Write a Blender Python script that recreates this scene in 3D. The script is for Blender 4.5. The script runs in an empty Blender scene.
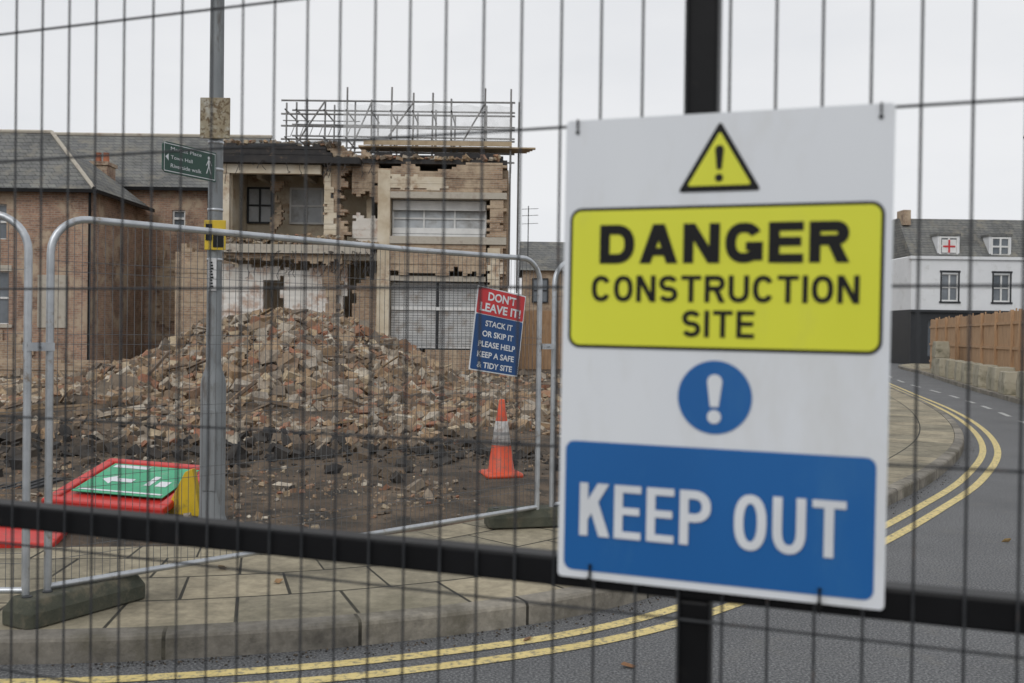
import bpy, math, random
import numpy as np
from mathutils import Matrix, Vector
random.seed(7); rng=np.random.default_rng(7)
sc=bpy.context.scene
sc.view_settings.view_transform='Standard'; sc.view_settings.look='None'; sc.view_settings.exposure=0
COL=sc.collection

# ------------------------------------------------------------------ materials
def _new(name):
    m=bpy.data.materials.new(name); m.use_nodes=True; nt=m.node_tree
    b=nt.nodes['Principled BSDF']; return m,nt,b
def ramp(nt,cols,pos=None,interp='LINEAR'):
    r=nt.nodes.new('ShaderNodeValToRGB'); cr=r.color_ramp; cr.interpolation=interp
    n=len(cols)
    if pos is None: pos=[0.3+0.4*i/(n-1) for i in range(n)] if n>1 else [0]
    while len(cr.elements)<n: cr.elements.new(0.5)
    for i in range(n):
        cr.elements[i].position=pos[i]; cr.elements[i].color=(*cols[i],1)
    return r
def pos_map(nt,scale=(1,1,1)):
    g=nt.nodes.new('ShaderNodeNewGeometry'); mp=nt.nodes.new('ShaderNodeMapping')
    mp.inputs['Scale'].default_value=scale
    nt.links.new(g.outputs['Position'],mp.inputs['Vector']); return mp.outputs['Vector']
def noise(nt,vec,scale,detail=4,rough=.6):
    n=nt.nodes.new('ShaderNodeTexNoise'); n.inputs['Scale'].default_value=scale
    n.inputs['Detail'].default_value=detail; n.inputs['Roughness'].default_value=rough
    nt.links.new(vec,n.inputs['Vector']); return n.outputs['Fac']
def mix(nt,a,b,fac,mode='MIX'):
    m=nt.nodes.new('ShaderNodeMix'); m.data_type='RGBA'; m.blend_type=mode
    if isinstance(fac,(int,float)): m.inputs[0].default_value=fac
    else: nt.links.new(fac,m.inputs[0])
    for s,i in ((a,6),(b,7)):
        if isinstance(s,tuple): m.inputs[i].default_value=(*s,1)
        else: nt.links.new(s,m.inputs[i])
    return m.outputs[2]
def bump(nt,b,h,strength,dist=.02):
    bp=nt.nodes.new('ShaderNodeBump'); bp.inputs['Strength'].default_value=strength
    bp.inputs['Distance'].default_value=dist
    nt.links.new(h,bp.inputs['Height']); nt.links.new(bp.outputs[0],b.inputs['Normal'])
def mat(name,cols,scale=2,rough=.8,bmp=0,bscale=40,metal=0,stretch=(1,1,1),dirt=None,dscale=3,dpos=(.5,.75),bdist=.01,spec=.5):
    m,nt,b=_new(name); v=pos_map(nt,stretch)
    if len(cols)==1: c=cols[0]; cols=[tuple(x*.85 for x in c),tuple(min(1,x*1.1) for x in c)]
    f=noise(nt,v,scale); r=ramp(nt,cols); nt.links.new(f,r.inputs[0]); out=r.outputs[0]
    if dirt:
        f2=noise(nt,v,dscale,5,.7); r2=ramp(nt,[(0,0,0),(1,1,1)],dpos); nt.links.new(f2,r2.inputs[0])
        out=mix(nt,out,dirt,r2.outputs[0])
    nt.links.new(out,b.inputs['Base Color']); b.inputs['Roughness'].default_value=rough
    b.inputs['Metallic'].default_value=metal; b.inputs['Specular IOR Level'].default_value=spec
    if bmp: bump(nt,b,noise(nt,pos_map(nt),bscale,4,.7),bmp,bdist)
    return m
def brick_mat(name,c1,c2,mortar,bw=.225,rh=.075,ms=.012,big=(.55,1.25),bigscale=.6,stain=None,rough=.9,uv=False,bmp=.5,offset=.5,stainpos=(.52,.66)):
    m,nt,b=_new(name)
    if uv:
        t=nt.nodes.new('ShaderNodeTexCoord'); vec=t.outputs['UV']
    else:
        g=nt.nodes.new('ShaderNodeNewGeometry'); s=nt.nodes.new('ShaderNodeSeparateXYZ'); nt.links.new(g.outputs['Position'],s.inputs[0])
        a=nt.nodes.new('ShaderNodeMath'); a.operation='ADD'; nt.links.new(s.outputs[0],a.inputs[0]); nt.links.new(s.outputs[1],a.inputs[1])
        c=nt.nodes.new('ShaderNodeCombineXYZ'); nt.links.new(a.outputs[0],c.inputs[0]); nt.links.new(s.outputs[2],c.inputs[1]); vec=c.outputs[0]
    t=nt.nodes.new('ShaderNodeTexBrick'); t.offset=offset
    t.inputs['Scale'].default_value=1; t.inputs['Brick Width'].default_value=bw; t.inputs['Row Height'].default_value=rh
    t.inputs['Mortar Size'].default_value=ms; t.inputs['Mortar Smooth'].default_value=.3; t.inputs['Bias'].default_value=0
    t.inputs['Color1'].default_value=(*c1,1); t.inputs['Color2'].default_value=(*c2,1); t.inputs['Mortar'].default_value=(*mortar,1)
    nt.links.new(vec,t.inputs['Vector']); p=pos_map(nt)
    r=ramp(nt,[(big[0],)*3,(1,1,1),(big[1],)*3],(.3,.5,.7)); nt.links.new(noise(nt,p,bigscale,5,.7),r.inputs[0])
    out=mix(nt,t.outputs['Color'],r.outputs[0],1.0,'MULTIPLY')
    rr=ramp(nt,[(.75,.75,.75),(1.2,1.2,1.2)]); nt.links.new(noise(nt,p,14,4,.7),rr.inputs[0])
    out=mix(nt,out,rr.outputs[0],1.0,'MULTIPLY')
    if stain:
        r2=ramp(nt,[(0,0,0),(1,1,1)],stainpos); nt.links.new(noise(nt,p,1.3,6,.7),r2.inputs[0])
        out=mix(nt,out,stain,r2.outputs[0])
    nt.links.new(out,b.inputs['Base Color']); b.inputs['Roughness'].default_value=rough
    if bmp:
        ad=nt.nodes.new('ShaderNodeMath'); ad.operation='SUBTRACT'
        nt.links.new(noise(nt,p,60,3,.7),ad.inputs[0]); nt.links.new(t.outputs['Fac'],ad.inputs[1])
        bump(nt,b,ad.outputs[0],bmp,.008)
    return m
def island_mat(name,cols,rough=.9,fine=25,dust=(.22,.17,.12),dmax=.6):
    m,nt,b=_new(name); g=nt.nodes.new('ShaderNodeNewGeometry')
    n=len(cols); r=ramp(nt,cols,[i/n for i in range(n)],'CONSTANT'); nt.links.new(g.outputs['Random Per Island'],r.inputs[0])
    p=pos_map(nt); rr=ramp(nt,[(.55,.52,.5),(1.25,1.2,1.15)]); nt.links.new(noise(nt,p,fine,5,.75),rr.inputs[0])
    out=mix(nt,r.outputs[0],rr.outputs[0],1.0,'MULTIPLY')
    r3=ramp(nt,[(0,0,0),(dmax,dmax,dmax)],(.4,.62)); nt.links.new(noise(nt,p,2.2,4,.7),r3.inputs[0])
    out=mix(nt,out,dust,r3.outputs[0])
    nt.links.new(out,b.inputs['Base Color']); b.inputs['Roughness'].default_value=rough
    bump(nt,b,noise(nt,p,70,3,.7),.5,.01)
    return m

M={}
def asphalt():
    m,nt,b=_new('asphalt'); p=pos_map(nt)
    r=ramp(nt,[(.085,.087,.091),(.118,.12,.124)]); nt.links.new(noise(nt,p,.9,5),r.inputs[0])
    r2=ramp(nt,[(.42,.42,.42),(1,1,1),(2.3,2.3,2.2)],(.33,.5,.68)); nt.links.new(noise(nt,p,80,2,.6),r2.inputs[0])
    o=mix(nt,r.outputs[0],r2.outputs[0],1.0,'MULTIPLY')
    r3=ramp(nt,[(0,0,0),(.6,.6,.6)],(.55,.72)); nt.links.new(noise(nt,p,2.6,6,.75),r3.inputs[0]); o=mix(nt,o,(.15,.145,.13),r3.outputs[0])
    nt.links.new(o,b.inputs['Base Color']); b.inputs['Roughness'].default_value=.72; bump(nt,b,noise(nt,p,110,2,.6),.7,.008); return m
M['asphalt']=asphalt()
M['yellow_line']=mat('yellow_road_paint',[(.62,.49,.19),(.74,.60,.26)],5,.7,.4,250,dirt=(.17,.16,.13),dscale=28,dpos=(.49,.66),bdist=.003)
M['white_line']=mat('white_road_paint',[(.5,.5,.48)],5,.7,dirt=(.12,.12,.12),dscale=20,dpos=(.5,.65))
M['kerb']=brick_mat('granite_kerb',(.27,.245,.20),(.18,.165,.14),(.03,.027,.02),bw=.915,rh=3,ms=.010,uv=True,bigscale=3.0,big=(.5,1.3),offset=0,stain=(.10,.09,.065))
M['flags']=brick_mat('paving_flags',(.36,.31,.215),(.24,.215,.155),(.035,.032,.022),bw=.62,rh=.5,ms=.011,uv=True,bigscale=1.8,big=(.55,1.25),stain=(.15,.135,.09),bmp=.5,stainpos=(.53,.74))
M['earth']=mat('site_earth',[(.07,.053,.037),(.15,.108,.072),(.23,.17,.115)],1.6,.95,1.0,30,dirt=(.04,.036,.03),dscale=2.6,dpos=(.46,.64),bdist=.05)
M['ground']=mat('ground_earth',[(.12,.11,.09)],.3,.95)
RC_=[(.33,.19,.115),(.44,.34,.22),(.21,.135,.09),(.38,.33,.265),(.36,.25,.15),(.13,.105,.08),(.50,.42,.29),(.26,.19,.13),(.46,.42,.35),(.33,.155,.095),(.24,.21,.17),(.42,.31,.20),(.60,.56,.47),(.16,.135,.11),(.32,.23,.15),(.40,.37,.32)]
M['rubble']=island_mat('rubble_mix',RC_)
M['darkrubble']=island_mat('broken_tarmac',[(.030,.029,.029),(.05,.046,.042),(.085,.07,.055),(.038,.036,.034),(.13,.10,.07)],dust=(.06,.05,.04))
M['timber_debris']=island_mat('timber_debris',[(.36,.27,.17),(.26,.19,.11),(.48,.40,.28),(.17,.13,.10)])
M['brick_red']=brick_mat('red_brick',(.42,.25,.165),(.26,.155,.11),(.35,.29,.235),stain=(.46,.36,.26),bigscale=.7,big=(.5,1.25),stainpos=(.50,.62))
M['brick_brown']=brick_mat('brown_brick',(.42,.29,.19),(.29,.19,.125),(.38,.32,.25),stain=(.48,.38,.27),bigscale=.8,stainpos=(.46,.6))
M['slate']=brick_mat('slate_roof',(.14,.142,.14),(.19,.19,.175),(.06,.06,.06),bw=.3,rh=.16,ms=.012,big=(.6,1.2),stain=(.22,.205,.17),bmp=.3)
M['plaster']=mat('beige_plaster',[(.48,.39,.27),(.62,.54,.41),(.70,.64,.53)],1.1,.9,.3,20,dirt=(.34,.22,.14),dscale=1.5,dpos=(.54,.70))
M['whiteplaster']=mat('white_plaster',[(.66,.62,.56),(.79,.77,.73)],1.2,.9,.3,20,dirt=(.48,.34,.26),dscale=1.7,dpos=(.5,.64))
M['render']=mat('white_render',[(.68,.69,.70),(.76,.77,.78)],.8,.8,dirt=(.5,.5,.48),dscale=1.5,dpos=(.55,.8))
M['concrete']=mat('concrete',[(.42,.38,.31),(.54,.50,.43)],3,.9,.5,30,dirt=(.26,.20,.15),dscale=3)
M['felt']=mat('bitumen_felt',[(.02,.02,.022),(.05,.045,.042)],2,.85,.4,10,dirt=(.15,.11,.08),dscale=3,dpos=(.58,.7))
M['glass']=mat('window_glass',[(.07,.085,.10),(.2,.22,.24)],.8,.12)
M['pane']=mat('pale_panes',[(.40,.43,.45),(.58,.60,.61)],1.5,.4,dirt=(.22,.2,.17),dscale=1)
M['shutter']=mat('shutter_grey',[(.42,.43,.43),(.58,.58,.57)],1.2,.5,dirt=(.28,.24,.2),dscale=2,dpos=(.5,.7))
M['whiteframe']=mat('white_frame',[(.70,.70,.68)],2,.5)
M['darkpaint']=mat('dark_shopfront',[(.02,.022,.025)],2,.5)
M['steel']=mat('scaffold_steel',[(.18,.18,.18),(.32,.31,.30)],4,.5,metal=.3)
M['galv']=mat('galvanised_steel',[(.40,.42,.44),(.58,.60,.62)],9,.42,metal=.75,dirt=(.30,.26,.22),dscale=12,dpos=(.58,.7))
M['wire']=mat('galvanised_wire',[(.13,.135,.14)],9,.5,metal=.3)
M['nearwire']=mat('dark_coated_wire',[(.022,.024,.027),(.055,.057,.06)],15,.5,metal=.1,dirt=(.08,.055,.045),dscale=30,dpos=(.6,.7),spec=.3)
M['blackpaint']=mat('black_paint',[(.004,.004,.0045),(.008,.008,.009)],6,.42,.15,120,dirt=(.03,.027,.024),dscale=25,dpos=(.62,.8),bdist=.002,spec=.18)
M['foot']=mat('fence_foot_rubber',[(.04,.046,.034),(.085,.085,.06)],7,.9,.5,60,dirt=(.15,.13,.09),dscale=6,dpos=(.5,.7))
M['post']=mat('lamp_post_grey',[(.17,.185,.195),(.24,.255,.26)],3,.6,.15,50,stretch=(3,3,.8),dirt=(.11,.1,.09),dscale=4,dpos=(.52,.7))
M['green']=mat('dark_green_enamel',[(.008,.055,.035)],4,.4)
M['signback']=mat('weathered_plate',[(.38,.36,.28),(.26,.21,.13),(.46,.45,.40)],9,.7,dirt=(.12,.08,.04),dscale=30,dpos=(.5,.6))
M['yellowp']=mat('yellow_plastic',[(.60,.42,.02)],5,.5,dirt=(.2,.15,.06),dscale=8,dpos=(.55,.7))
M['sticker']=mat('white_sticker',[(.6,.6,.6)],20,.5)
M['board']=mat('sign_board_white',[(.68,.70,.73),(.74,.76,.78)],3,.42,dirt=(.60,.60,.58),dscale=9,dpos=(.5,.9),stretch=(1,1,.35))
M['s_yellow']=mat('sign_yellow',[(.66,.67,.03),(.72,.73,.045)],3,.4,dirt=(.58,.58,.08),dscale=10,dpos=(.56,.9),stretch=(1,1,.35))
M['s_black']=mat('sign_black',[(.010,.010,.010)],3,.45,spec=.2)
M['s_blue']=mat('sign_blue',[(.004,.100,.32),(.006,.115,.36)],4,.4,dirt=(.03,.15,.36),dscale=9,dpos=(.56,.95),stretch=(1,1,.35))
M['s_navy']=mat('sign_navy',[(.006,.06,.20)],4,.45)
M['s_red']=mat('sign_red',[(.55,.03,.035)],4,.45)
M['s_white']=mat('sign_lettering_white',[(.70,.72,.74)],4,.45)
M['cone']=mat('cone_orange',[(.60,.06,.02),(.68,.09,.03)],8,.5,dirt=(.25,.10,.06),dscale=14,dpos=(.5,.75))
M['sleeve']=mat('cone_sleeve',[(.42,.41,.40),(.58,.57,.55)],12,.5,dirt=(.25,.2,.17),dscale=14,dpos=(.5,.7))
M['redplastic']=mat('red_plastic',[(.50,.025,.02),(.60,.04,.03)],6,.45,dirt=(.2,.07,.05),dscale=7,dpos=(.55,.75))
M['greensign']=mat('green_sign',[(.03,.36,.17)],6,.45,dirt=(.25,.33,.25),dscale=9,dpos=(.55,.75))
M['wood']=mat('hoarding_timber',[(.38,.23,.125),(.52,.34,.20)],2.5,.8,.3,20,stretch=(4,4,.5),dirt=(.25,.16,.10),dscale=3)
M['boards']=mat('scaffold_boards',[(.36,.27,.17),(.5,.4,.27)],3,.85)
M['blockc']=mat('concrete_block',[(.30,.275,.20),(.42,.385,.30)],1.6,.9,.5,25,dirt=(.14,.135,.09),dscale=2.5,dpos=(.5,.7))
M['leaf']=island_mat('dead_leaf',[(.35,.2,.08),(.28,.13,.05),(.4,.28,.12)])
M['dark']=mat('dark_trench_cover',[(.02,.02,.022)],6,.7)
M['pot']=mat('terracotta',[(.4,.15,.08)],6,.8)
def netmat():
    m,nt,b=_new('debris_netting'); b.inputs['Base Color'].default_value=(.66,.67,.67,1); b.inputs['Roughness'].default_value=.8
    r=ramp(nt,[(.15,.15,.15),(.5,.5,.5)]); nt.links.new(noise(nt,pos_map(nt),1.6,4,.6),r.inputs[0]); nt.links.new(r.outputs[0],b.inputs['Alpha'])
    return m
M['net']=netmat()

# ------------------------------------------------------------------ geometry helpers
class G:
    def __init__(s,T=None): s.v=[]; s.f=[]; s.uv=[]; s.T=T
    def add(s,vs,fs):
        o=len(s.v)
        for p in vs:
            p=Vector(p)
            if s.T is not None: p=s.T@p
            s.v.append(tuple(p))
        for f in fs: s.f.append(tuple(i+o for i in f))
    def box(s,x0,x1,y0,y1,z0,z1,R=None):
        vs=[(x,y,z) for z in (z0,z1) for x,y in ((x0,y0),(x1,y0),(x1,y1),(x0,y1))]
        if R is not None: vs=[R@Vector(p) for p in vs]
        s.add(vs,[(0,3,2,1),(4,5,6,7),(0,1,5,4),(1,2,6,5),(2,3,7,6),(3,0,4,7)])
    def cham(s,cx,cy,z0,lx,ly,h,c,R=None):
        L=[(lx/2,ly/2,0),(lx/2,ly/2,h*.55),(lx/2-c,ly/2-c,h),]
        vs=[]
        for a,b_,z in L:
            k=c*.8
            ring=[(-a+k,-b_),(a-k,-b_),(a,-b_+k),(a,b_-k),(a-k,b_),(-a+k,b_),(-a,b_-k),(-a,-b_+k)]
            vs+=[(x,y,z) for x,y in ring]
        M_=Matrix.Translation((cx,cy,z0))@(R if R is not None else Matrix.Identity(4))
        vs=[M_@Vector(p) for p in vs]; fs=[]
        for r in range(2):
            for i in range(8):
                j=(i+1)%8; fs.append((r*8+i,r*8+j,r*8+8+j,r*8+8+i))
        fs.append(tuple(range(16,24))); fs.append(tuple(reversed(range(8)))); s.add(vs,fs)
    def tube(s,p0,p1,r,n=6,cap=False):
        p0=Vector(p0);p1=Vector(p1);d=(p1-p0).normalized()
        a=d.orthogonal().normalized();b=d.cross(a)
        vs=[]
        for p in (p0,p1):
            for i in range(n):
                t=2*math.pi*i/n; vs.append(p+a*(r*math.cos(t))+b*(r*math.sin(t)))
        fs=[(i,(i+1)%n,n+(i+1)%n,n+i) for i in range(n)]
        if cap: fs+=[tuple(reversed(range(n))),tuple(range(n,2*n))]
        s.add(vs,fs)
    def path(s,pts,r,n=10):
        pts=[Vector(p) for p in pts]; vs=[];fs=[]
        d0=(pts[1]-pts[0]).normalized(); a=d0.orthogonal().normalized()
        for k,p in enumerate(pts):
            d=(pts[min(k+1,len(pts)-1)]-pts[max(k-1,0)]).normalized()
            a=(a-d*a.dot(d)).normalized(); b=d.cross(a)
            for i in range(n):
                t=2*math.pi*i/n; vs.append(p+a*(r*math.cos(t))+b*(r*math.sin(t)))
        for k in range(len(pts)-1):
            for i in range(n):
                j=(i+1)%n; fs.append((k*n+i,k*n+j,(k+1)*n+j,(k+1)*n+i))
        s.add(vs,fs)
    def lathe(s,prof,c,n=32):
        vs=[];fs=[]
        for r,z in prof:
            for i in range(n):
                t=2*math.pi*i/n; vs.append((c[0]+r*math.cos(t),c[1]+r*math.sin(t),c[2]+z))
        for k in range(len(prof)-1):
            for i in range(n):
                j=(i+1)%n; fs.append((k*n+i,k*n+j,(k+1)*n+j,(k+1)*n+i))
        s.add(vs,fs)
    def poly(s,pts,z=0):
        s.add([(x,y,z) for x,y in pts],[tuple(range(len(pts)))])
    def obj(s,name,m,root=None,smooth=False,bevel=0):
        me=bpy.data.meshes.new(name); me.from_pydata(s.v,[],s.f); me.materials.append(m if not isinstance(m,str) else M[m])
        if smooth:
            for p in me.polygons: p.use_smooth=True
        me.update(); o=bpy.data.objects.new(name,me); COL.objects.link(o)
        if bevel:
            b=o.modifiers.new('bevel','BEVEL'); b.width=bevel; b.segments=2; b.limit_method='ANGLE'
        if root is not None: attach(o,root)
        return o
def root(name,loc=(0,0,0)):
    e=bpy.data.objects.new(name,None); e.location=loc; e.empty_display_size=.2; COL.objects.link(e); return e
def attach(o,r):
    o.parent=r; o.matrix_parent_inverse=Matrix.Translation(-Vector(r.location))
def rrect(x0,x1,y0,y1,r,n=6):
    pts=[]
    for cx,cy,a in ((x1-r,y0+r,-90),(x1-r,y1-r,0),(x0+r,y1-r,90),(x0+r,y0+r,180)):
        for i in range(n+1):
            t=math.radians(a+90*i/n); pts.append((cx+r*math.cos(t),cy+r*math.sin(t)))
    return pts
def text(body,x0,x1,y0,y1,z,T,m,rt,off=.02,name='lettering',sp=1.0):
    cu=bpy.data.curves.new('txt','FONT'); cu.body=body; cu.offset=off; cu.resolution_u=4; cu.space_character=sp
    cu.align_x='CENTER'
    o=bpy.data.objects.new('txt',cu); COL.objects.link(o)
    dg=bpy.context.evaluated_depsgraph_get(); dg.update()
    me=bpy.data.meshes.new_from_object(o.evaluated_get(dg)); bpy.data.objects.remove(o)
    xs=[v.co.x for v in me.vertices]; ys=[v.co.y for v in me.vertices]
    ax,bx,ay,by=min(xs),max(xs),min(ys),max(ys)
    for v in me.vertices:
        x=x0+(v.co.x-ax)/(bx-ax)*(x1-x0); y=y0+(v.co.y-ay)/(by-ay)*(y1-y0)
        v.co=T@Vector((x,y,z))
    me.materials.clear(); me.materials.append(M[m]); ob=bpy.data.objects.new(name,me); COL.objects.link(ob); attach(ob,rt); return ob
def frameM(o,ex,up=(0,0,1)):
    ex=Vector(ex).normalized(); up=Vector(up).normalized(); n=ex.cross(up)
    m=Matrix.Identity(4)
    for i in range(3): m[i][0]=ex[i]; m[i][1]=up[i]; m[i][2]=n[i]; m[i][3]=o[i]
    return m

# ------------------------------------------------------------------ block lettering (bold grotesque capitals built from strokes)
def glyph(ch,w,s):
    h=s/2; sh=[]; P=lambda *p: sh.append(('p',list(p))); 
    def R_(x0,x1,y0,y1): P((x0,y0),(x1,y0),(x1,y1),(x0,y1))
    def E(cx,cy,rx,ry,a0,a1,n=24,e=.86):
        o=[]
        for i in range(n+1):
            t=math.radians(a0+(a1-a0)*i/n); c=math.cos(t);q=math.sin(t)
            o.append((cx+rx*math.copysign(abs(c)**e,c),cy+ry*math.copysign(abs(q)**e,q)))
        return o
    S=lambda pts,cl=False: sh.append(('s',pts,cl))
    if ch=='I': return [('p',[(0,0),(s,0),(s,1),(0,1)])],s
    if ch==' ': return [],w*.55
    t=s*.88
    if ch=='D':
        R_(0,s,0,1); r=min(.45,w*.62); S([(s*.5,1-h)]+E(w-r,.5,r-h,.5-h,90,-90)+[(s*.5,h)])
    elif ch=='O': S(E(w/2,.5,w/2-h,.5-h,0,345,24),True)
    elif ch=='C': S(E(w/2,.5,w/2-h,.5-h,32,328,30))
    elif ch=='G':
        S(E(w/2,.5,w/2-h,.5-h,32,325,30)); R_(w-s*.9,w,.06,.52); R_(w*.55,w-s*.1,.52-t,.52)
    elif ch=='E':
        w*=.9; R_(0,s,0,1); R_(s*.5,w,1-t,1); R_(s*.5,w*.94,.5-t/2+.02,.5+t/2+.02); R_(s*.5,w,0,t)
    elif ch in 'PR':
        R_(0,s,0,1); lo=.42; r=(1-lo)/2
        S([(s*.5,1-h)]+E(w-r,(1+lo)/2,r-h,r-h,90,-90,14,.9)+[(s*.5,lo+h)])
        if ch=='R': P((w*.42,lo+h),(w*.42+s*1.1,lo+h),(w*1.02,0),(w*1.02-s*1.15,0))
    elif ch=='T': R_(0,w,1-t,1); R_(w/2-h,w/2+h,0,1-t*.5)
    elif ch=='U': S([(h,1)]+E(w/2,.40,w/2-h,.40-h,180,360,18)+[(w-h,1)])
    elif ch=='S':
        w*=.95; a=(1-h+.5)/2; ra=(1-h-.5)/2; b=(h+.5)/2
        S(E(w/2,a,w/2-h,ra,22,262,18,.9)+E(w/2,b,w/2-h,ra,82,-158,18,.9))
    elif ch=='N':
        R_(0,s,0,1); R_(w-s,w,0,1); P((0,1),(0+s*1.12,1),(w,0),(w-s*1.12,0))
    elif ch=='A':
        w*=1.08; c=w/2; a=s*.58; t2=s*1.12; yi=(c-t2)/(c-a)
        P((0,0),(t2,0),(c,yi),(c,1),(c-a,1)); P((w-t2,0),(w,0),(c+a,1),(c,1),(c,yi))
        k=(c-a); R_(t2*.5+k*.3,w-t2*.5-k*.3,.2,.2+t*.9)
    elif ch=='K':
        sl=.70/(w-s); P((s*.9,.28),(w,1),(w-s*1.35,1),(s*.9,.28+s*1.35*sl))
        R_(0,s,0,1); P((w*1.04-s*1.3,0),(w*1.04,0),(w*.40+s*.72,.70),(w*.40-s*.10,.50))
    return sh,w
def block_text(body,x0,x1,y0,y1,z,T,m,rt,W_,s,gap,name):
    g=G(T); cur=0; items=[]
    for ch in body:
        shp,wd=glyph(ch,W_,s); items.append((shp,cur)); cur+=wd+(gap if ch!=' ' else 0)
    tot=cur-gap; sx=(x1-x0)/tot; sy=y1-y0
    for shp,cx_ in items:
        for q,it in enumerate(shp):
            zz=z+.00012*q; X=lambda p:(x0+(cx_+p[0])*sx,y0+p[1]*sy)
            if it[0]=='p': g.poly([X(p) for p in it[1]],zz); continue
            pts=it[1]; cl=it[2]; n=len(pts); h=s/2; Lf=[];Rt=[]
            for i,p in enumerate(pts):
                a=pts[(i-1)%n] if (i>0 or cl) else p; b=pts[(i+1)%n] if (i<n-1 or cl) else p
                d1=np.array([p[0]-a[0],p[1]-a[1]]);d2=np.array([b[0]-p[0],b[1]-p[1]])
                l1=np.linalg.norm(d1);l2=np.linalg.norm(d2)
                d1=d1/l1 if l1>1e-9 else (d2/l2); d2=d2/l2 if l2>1e-9 else d1
                d=d1+d2; d/=np.linalg.norm(d); nn=np.array([-d[1],d[0]]); k=h/max(.7,float(np.dot(d,d1)))
                Lf.append((p[0]+nn[0]*k,p[1]+nn[1]*k)); Rt.append((p[0]-nn[0]*k,p[1]-nn[1]*k))
            vs=[(*X(p),zz) for p in Lf]+[(*X(p),zz) for p in Rt]; fs=[]
            for i in range(n if cl else n-1): j=(i+1)%n; fs.append((i,n+i,n+j,j))
            g.add(vs,fs)
    return g.obj(name,m,rt)

# ------------------------------------------------------------------ kerb line
K=[(-40,3.1),(-20,3.7),(-10,4.1),(-5,4.36),(-2.37,4.53),(-1.4,4.68),(-.55,4.95),(.28,5.38),(1.0,6.02),(2.2,7.4),(3.52,9.2),(4.85,11.2),(6.38,14.0),(7.8,17.5),(9.2,21.9),(10.9,28.3),(14.3,41),(19,58),(26,85)]
def catmull(P,n=14):
    P=[np.array(p,float) for p in P]; P=[2*P[0]-P[1]]+P+[2*P[-1]-P[-2]]; out=[]
    for i in range(1,len(P)-2):
        for k in range(n):
            t=k/n; a,b,c,d=P[i-1:i+3]
            out.append(.5*((2*b)+(-a+c)*t+(2*a-5*b+4*c-d)*t*t+(-a+3*b-3*c+d)*t**3))
    out.append(P[-2]); return np.array(out)
KC=catmull(K)
tan=np.gradient(KC,axis=0); tan/=np.linalg.norm(tan,axis=1)[:,None]
nrm=np.stack([-tan[:,1],tan[:,0]],1)
arc=np.concatenate([[0],np.cumsum(np.linalg.norm(np.diff(KC,axis=0),axis=1))])
def loft(name,m,prof,C=KC,N=nrm,A=arc,sel=slice(None),rt=None):
    C=C[sel];N=N[sel];A=A[sel]; me=bpy.data.meshes.new(name); vs=[];fs=[];L=len(prof)
    pd=[0]
    for a,b in zip(prof[:-1],prof[1:]): pd.append(pd[-1]+math.hypot(a[0]-b[0],a[1]-b[1]))
    for c,n in zip(C,N):
        for o,z in prof: vs.append((c[0]+n[0]*o,c[1]+n[1]*o,z))
    uvs=[]
    for i in range(len(C)-1):
        for j in range(L-1):
            q=[(i,j),(i+1,j),(i+1,j+1),(i,j+1)]
            fs.append(tuple(a*L+b for a,b in q)); uvs+= [(A[a],pd[b]) for a,b in q]
    me.from_pydata(vs,[],fs); ul=me.uv_layers.new(name='UVMap')
    ul.data.foreach_set('uv',np.array(uvs,dtype=np.float32).ravel()); me.materials.append(M[m])
    o=bpy.data.objects.new(name,me); COL.objects.link(o)
    if rt: attach(o,rt)
    return o
W=1.95
loft('kerb','kerb',[(0,-.05),(0,.100),(.008,.114),(.026,.122),(.125,.124),(.127,.10)])
loft('pavement','flags',[(.13,.10),(.131,.118),(W,.12),(W+.02,.0)])
for i,(a,b) in enumerate(((.20,.285),(.385,.47))):
    loft('yellow_road_line','yellow_line',[(-a,.004),(-b,.004)])
g=G(); g.add([(-60,-30,0),(70,-30,0),(70,95,0),(-60,95,0)],[(0,1,2,3)]); g.obj('road','asphalt')
g=G(); g.add([(-700,-700,-.03),(700,-700,-.03),(700,900,-.03),(-700,900,-.03)],[(0,1,2,3)]); g.obj('ground','ground')
R=[(9.3,12),(10.5,17.5),(12.6,25.5),(14.2,31.3),(17.1,41),(21.2,54),(28,56.5),(60,57)]
RC=catmull(R,8); rt_=np.gradient(RC,axis=0); rt_/=np.linalg.norm(rt_,axis=1)[:,None]; rn=np.stack([rt_[:,1],-rt_[:,0]],1)
ra=np.concatenate([[0],np.cumsum(np.linalg.norm(np.diff(RC,axis=0),axis=1))])
loft('kerb','kerb',[(0,-.05),(0,.11),(.01,.12),(.125,.124)],RC,rn,ra)
loft('pavement','flags',[(.127,.122),(3.5,.122)],RC,rn,ra,sel=slice(0,44))
g=G()
cl=np.array([[8.2,13.5],[9.1,17],[10.6,22],[11.9,27],[13.6,34.5],[16.6,45]])
clc=catmull([tuple(p) for p in cl],10)
for i in range(0,len(clc)-3,4):
    a=clc[i];b=clc[i+2]; d=(b-a)/np.linalg.norm(b-a); n=np.array([-d[1],d[0]])*.05
    g.add([(*(a-n),.004),(*(a+n),.004),(*(b+n),.004),(*(b-n),.004)],[(0,3,2,1)])
g.obj('white_road_markings','white_line')

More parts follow.
